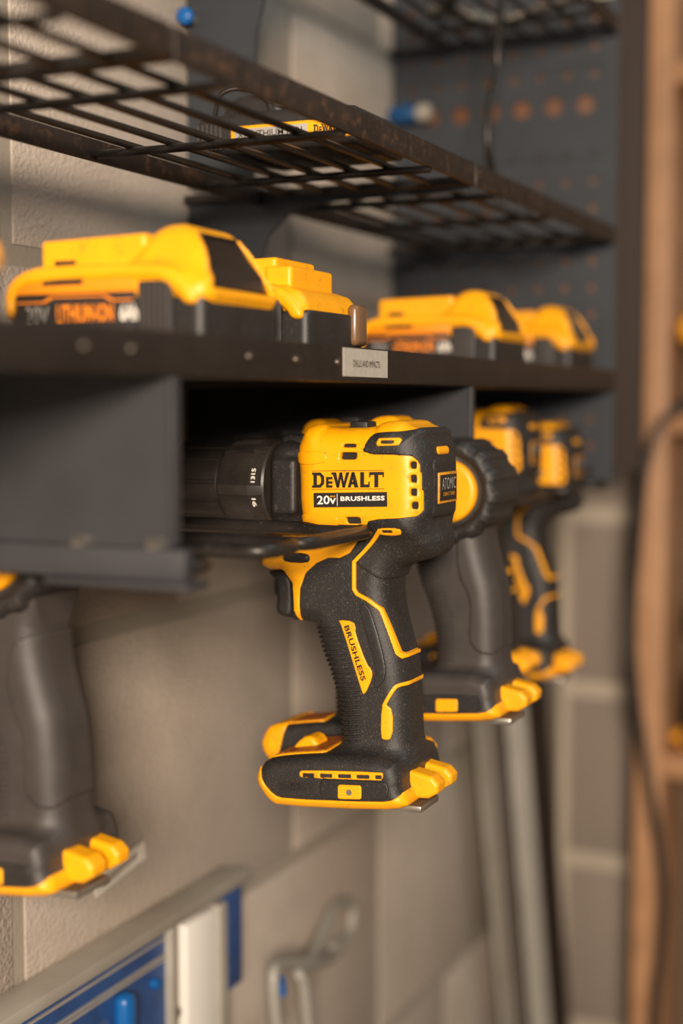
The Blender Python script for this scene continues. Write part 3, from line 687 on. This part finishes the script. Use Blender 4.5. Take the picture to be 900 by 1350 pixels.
lab = BP('side_label', box_mesh((-.0358, .034, .003), (-.0352, .1, .0325), .0002), 'black')
o_ = lambda y, z: Vector((-.0360, y, z))
text_on('label_print', 'LITHIUM-ION', o_(.0765, .0195), (0, -.031, 0), (0, 0, .008), 'print_orange', lab, .0002, .03)
text_on('label_print', '20V', o_(.094, .0195), (0, -.013, 0), (0, 0, .0075), 'print_grey', lab, .0002, .0)
text_on('label_print', '6Ah', o_(.0420, .0195), (0, -.0095, 0), (0, 0, .0075), 'print_white', lab, .0002, .02)
lv2 = [(0, .0), (.25, .0), (.32, 1), (.75, 1), (.82, 0), (1, 0), (1, .35), (.84, .35), (.77, 1.35), (.30, 1.35), (.23, .35), (0, .35)]
BP('label_line', flat_mesh(lv2, [tuple(range(12))], o_(.099, .0285), (0, -.064, 0), (0, 0, .0022), .0002), 'print_orange', lab)
BG = 'battery packs along the shelf'
SZ = 1.468
bat.location = (.580, .3195, SZ)
tag(bat, 'large yellow topped battery pack with dark release window, nearest whole one on the shelf', 'battery', BG)
cb = empty('battery_pack', (.700, .327, SZ)); tag(cb, 'compact flat topped battery pack with orange side panel, just behind the big one', 'battery', BG)
for ch in bat.children:
    if ch.name.split('.')[0] in ('yellow_shell', 'release_button', 'panel_slot'): continue
    c = ch.copy(); COL.objects.link(c); c.parent = cb
    for gch in ch.children:
        e = gch.copy(); COL.objects.link(e); e.parent = c
V = np.minimum(g3.ext(g3.poly([(105, 30), (104, 38), (96, 44), (30, 46), (8, 43), (2, 36), (1, 28)], 1), 35.5, 6), g3.ext(arch, 37.5, 3))
V = np.minimum(V, g3.ext(g3.poly([(94, 40), (94, 58.5), (24, 60), (24, 40)], 0), 24, 2)); V = np.minimum(V, g3.ext(g3.poly([(30, 40), (30, 55), (14, 55), (14, 40)], 0), 26, 2))
link('yellow_shell', g3.mesh(V), 'yellow', cb)
link('front_latch', box_mesh((.017, -.005, .014), (.032, .002, .037), .004, 3), 'amber_clear', cb)
for x, y, rz, lb in ((.372, .3195, 0, 'battery pack cut by the left edge, only its yellow nose showing'),
                    (.992, .324, 0, 'blurred battery pack with a long yellow top in the middle of the far shelf'),
                    (1.178, .322, 0, 'farthest blurred battery pack on the shelf, next to the perforated end panel')):
    d = tree_copy(bat, 'battery_pack', (x, y, SZ), (0, 0, math.radians(rz))); tag(d, lb, 'battery', BG)

# black battery pack on the middle wire shelf
wbp = empty('battery_pack', (.777, .384, 1.5952)); tag(wbp, 'black battery pack with a yellow label strip lying on the wire shelf', 'battery')
g = Grid((-40, -56, -2), (40, 60, 50), 1.0)
V = smin(g.ext(g.poly([(56, 1), (56, 20), (50, 25), (-46, 25), (-52, 18), (-52, 4), (-48, 1)], 1), 36, 5), g.ext(g.poly([(44, 22), (40, 36), (10, 38), (-6, 26)], 1), 26, 5), 4)
link('pack_case', g.mesh(V), 'black', wbp)
link('label_strip', box_mesh((-.0368, -.048, .0055), (-.030, .030, .0165), .001), 'yellow', wbp)
ls = link('label_plate', box_mesh((-.0372, -.020, .0075), (-.0366, .027, .0145), .0002), 'print_grey', wbp)
text_on('label_print', 'XR LITHIUM ION', Vector((-.0373, .025, .009)), (0, -.042, 0), (0, 0, .004), 'print_black', ls, .0001, .01)
link('logo_print', flat_mesh(lv[:-8], lf[:-2], Vector((-.0371, -.024, .008)), (0, -.019, 0), (0, 0, .006)), 'print_black', wbp)
for i in range(6): link('vent_rib', box_mesh((-.0372, .036+.003*i, .004), (-.0355, .0376+.003*i, .019), .0003), 'rubber_grey', wbp)
link('release_tab', box_mesh((-.012, .012, .036), (.012, .026, .0405), .002), 'yellow', wbp)
link('carry_loop', tube_mesh(smooth_path([(-.03, .045, .020), (-.034, .038, .036), (-.03, .026, .0395), (-.028, .012, .034), (-.03, .006, .022)]), .0016, 8), 'wire', wbp)

# spanners lying on the topmost wire shelf, and a cord hanging from it
def spanner(loc, rz, ln, label):
    o = empty('spanner', loc, (0, 0, rz)); tag(o, label, 'spanner', 'spanners on the topmost wire shelf')
    link('shaft', box_mesh((-ln/2, -.006, 0), (ln/2, .006, .005), .0015), 'steel', o)
    for s in (-1, 1):
        pts = [(s*(ln/2-.004), -.008), (s*(ln/2+.010), -.015), (s*(ln/2+.026), -.012), (s*(ln/2+.014), -.005), (s*(ln/2+.014), .005), (s*(ln/2+.026), .012), (s*(ln/2+.010), .015), (s*(ln/2-.004), .008)]
        link('jaw', prism(pts, 'Z', -.0005, .0065), 'steel', o)
spanner((1.08, .40, 1.7738), .5, .12, 'dull steel spanner lying left on the topmost wire shelf')
spanner((1.10, .425, 1.7738), -.1, .13, 'dull steel spanner lying near the wall on the topmost wire shelf')
spanner((1.165, .355, 1.7738), 1.1, .08, 'short steel spanner lying nearest the end panel on the topmost wire shelf')
tag(link('hanging_cord', tube_mesh(smooth_path([(1.0739, .36, 1.7745), (1.064, .36, 1.7249), (1.0627, .36, 1.7047), (1.0455, .36, 1.6757), (1.0427, .36, 1.6469), (1.056, .36, 1.6255), (1.066, .352, 1.5985), (1.075, .335, 1.597)]), .0032, 8), 'wire'), 'thin grey cord dangling from the topmost wire shelf to the lower one', 'cord')

# ================================================================ ON THE WALL BELOW
lv_o = Vector((.70, WY, 1.02)); lev = empty('spirit_level', lv_o); tag(lev, 'blue metal level with silver top edge and white window, mounted on the block wall', 'spirit level')
def lk(name, me, m):
    me.transform(Matrix.Translation(-lv_o)); return link(name, me, m, lev)
lk('top_flange', box_mesh((.42, .498, 1.096), (.912, WY-.001, 1.1045), .0008), 'alu')
lk('web', prism([(.42, 1.096), (.42, 1.060), (.735, 1.060), (.745, 1.045), (.745, .93), (.807, .93), (.807, 1.096)], 'Y', .505, .519), 'blue')
for zz in (1.088, 1.0765, 1.0735): lk('web_groove', box_mesh((.42, .5035, zz), (.806, .506, zz+.0014)), 'alu')
lk('vertical_rib', box_mesh((.805, .499, .93), (.811, .519, 1.096), .0006), 'alu')
lk('back_plate', box_mesh((.811, .508, .93), (.886, .520, 1.096)), 'alu')
lk('white_window', box_mesh((.828, .501, .93), (.868, .509, 1.089), .001), 'white')
lk('window_frame', box_mesh((.870, .499, .93), (.882, .519, 1.090), .001), 'alu')
lk('end_cap', box_mesh((.8835, .503, 1.018), (.911, WY-.001, 1.096), .002), 'blue')
lk('vial_knob', box_mesh((.742, .494, 1.028), (.757, .507, 1.072), .006, 3), 'blue_bright')
lk('rivet', tube_mesh([(.79, .506, 1.062), (.79, .500, 1.062)], .0035, 12), 'blue_bright')
lk('rivet', tube_mesh([(.818, .508, 1.03), (.818, .503, 1.03)], .004, 12), 'steel')
# slotted mounting strip stuck on the wall
sp = Vector((.775, WY, 1.1435)); ms = panel_with_holes([(-.03, -.0065), (.03, -.0065), (.03, .0065), (-.03, .0065)], [[(-.022, -.0028), (-.022, .0028), (.022, .0028), (.022, -.0028)]], 0, .0018)
ms.transform(Matrix.Rotation(math.radians(-90), 4, 'Z')); ms.transform(Matrix.Rotation(math.radians(-9), 4, 'Y'))
tag(link('slotted_strip', ms, 'pale_alu', None, sp-Vector((0, .0018, 0))), 'small flat strip with a long slot, on the wall beside the left tool heel', 'strip')
# bent wire hook
hk = empty('wire_hook', (1.03, WY, 1.0)); tag(hk, 'bent grey wire wall hook with a blue tip at the bottom centre', 'hook')
HO = Vector((1.03, WY, 1.0))
def hp(pts): return [Vector(p)-HO for p in pts]
link('hook_wire', tube_mesh(smooth_path(hp([(0.9077, 0.472, 0.9806), (0.9007, 0.472, 1.0266), (0.9182, 0.476, 1.0327), (0.9839, 0.485, 1.0108), (1.0225, 0.495, 1.0079), (1.0793, 0.508, 1.0165), (1.1195, 0.515, 1.0104), (1.1375, 0.515, 0.9962), (1.126, 0.515, 0.9778), (1.0824, 0.508, 0.9806)])), .0048, 10), 'grey_hook', hk)
link('hook_wire', tube_mesh(smooth_path(hp([(0.9612, 0.472, 0.9522), (0.9508, 0.472, 1.0047), (0.9511, 0.476, 1.0147), (1.008, 0.488, 0.999), (1.0635, 0.502, 0.9817), (1.1077, 0.514, 0.9753)])), .0048, 10), 'grey_hook', hk)
link('hook_tip', tube_mesh(hp([(0.9091, 0.472, 1.0148), (0.9068, 0.472, 1.0261)]), .0062, 12), 'blue_bright', hk)
# leaning aluminium channel
ch_o = Vector((1.62, .49, .30)); chn = empty('aluminium_channel', ch_o); tag(chn, 'long silver metal channel leaning along the wall below the far drills', 'channel')
def slat(xa, xb, y0, y1, m, name, z0=.0, z1=1.16):
    sl = -.27   # lean along the wall
    X = lambda x, z: x+(1.1-z)*.27
    v = [(X(xa, z0), y0, z0), (X(xb, z0), y0, z0), (X(xb, z1), y0, z1), (X(xa, z1), y0, z1), (X(xa, z0), y1, z0), (X(xb, z0), y1, z0), (X(xb, z1), y1, z1), (X(xa, z1), y1, z1)]
    f = [(0, 1, 2, 3), (7, 6, 5, 4), (0, 4, 5, 1), (1, 5, 6, 2), (2, 6, 7, 3), (3, 7, 4, 0)]
    link(name, mesh_from([Vector(p)-ch_o for p in v], f), m, chn)
slat(1.412, 1.460, .490, .497, 'alu', 'near_flange')
slat(1.460, 1.500, .4915, .497, 'shadow_brown', 'channel_floor')  # shade of the recess is put into the floor colour
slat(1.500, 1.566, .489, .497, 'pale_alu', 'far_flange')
slat(1.566, 1.655, .4905, .497, 'shadow_brown', 'shade_strip')  # dark strip standing in for the shadow beside the channel

# ================================================================ WOODEN SHELVING AND DARK UPRIGHT AT THE RIGHT
tag(link('backing_board', box_mesh((1.59, .368, 0), (1.605, .3685+.15, 2.3), 0), 'darkwood') if False else link('backing_board', box_mesh((1.2466, .312, 1.393), (1.2566, WY-.001, 1.955), .001), 'darkwood'), 'brown board seen through the round holes of the perforated end panel', 'board')
tag(link('dark_upright', box_mesh((1.59, .366, 1.375), (1.605, WY-.001, 2.3), .001), 'shadow_brown'), 'tall brown upright darkened to look shaded, on the wall between the perforated panel and the pine shelving', 'upright')  # shade behind the end panel is put into its colour
ws_o = Vector((1.75, .1, 0)); wsf = empty('wooden_shelving', ws_o); tag(wsf, 'light pine shelving unit with brown back board along the right edge', 'shelving')
def wk(name, lo, hi, m='wood'):
    me = box_mesh(lo, hi, .0015); me.transform(Matrix.Translation(-ws_o)); return link(name, me, m, wsf)
wk('post', (1.695, .359, 0), (1.815, .392, 2.3)); wk('post', (1.695, -.42, 0), (1.815, -.387, 2.3))
for z in (.565, 1.0, 1.415, 1.823, 2.23): wk('shelf', (1.698, -.387, z), (1.812, .359, z+.027))
wk('back_board', (1.812, -.42, 0), (1.824, .392, 2.3), 'woodback')
for zz in (1.55, 1.69):
    wk('screw_head', (1.6935, .372, zz), (1.6952, .379, zz+.007), 'alu') if False else None
# yellow tool lying on the middle wooden shelf
yt = empty('power_tool', (1.712, .2965, 1.4422)); tag(yt, 'yellow power tool with pale nose on the middle shelf of the wooden shelving', 'power tool')
g = Grid((-32, -110, -2), (32, 70, 130), 1.6)
link('tool_body', g.mesh(g.ext(g.poly([(60, 92), (30, 128), (-100, 120), (-100, 70), (20, 62)], 1), 26, 9)), 'yellow', yt)
link('nose', g.mesh(g.ext(g.poly([(50, 84), (38, 86), (12, 40), (-8, 30), (-8, 44)], 1), 20, 4)), 'cream', yt)
link('tool_base', g.mesh(g.ext(g.poly([(59, 0.2), (56, 12), (20, 18), (10, 64), (-90, 70), (-100, 0.2)], 1), 22, 4)), 'black', yt)
# cable in front of the post
tag(link('power_cable', tube_mesh(smooth_path([(1.70, .250, 1.4475), (1.685, .30, 1.4475), (1.68, .335, 1.447), (1.668, .3614, 1.4262), (1.66, .3765, 1.3729), (1.66, .384, 1.2834), (1.66, .3888, 1.1838), (1.66, .381, 1.0935), (1.66, .366, 1.0035), (1.66, .3531, .9316), (1.66, .3466, .868), (1.66, .349, .7935), (1.66, .3548, .7084), (1.66, .36, .4), (1.66, .37, .1), (1.64, .36, .006), (1.55, .3, .005)]), .0048, 8), 'cable'), 'black power cable hanging in front of the wooden shelving post', 'cable')
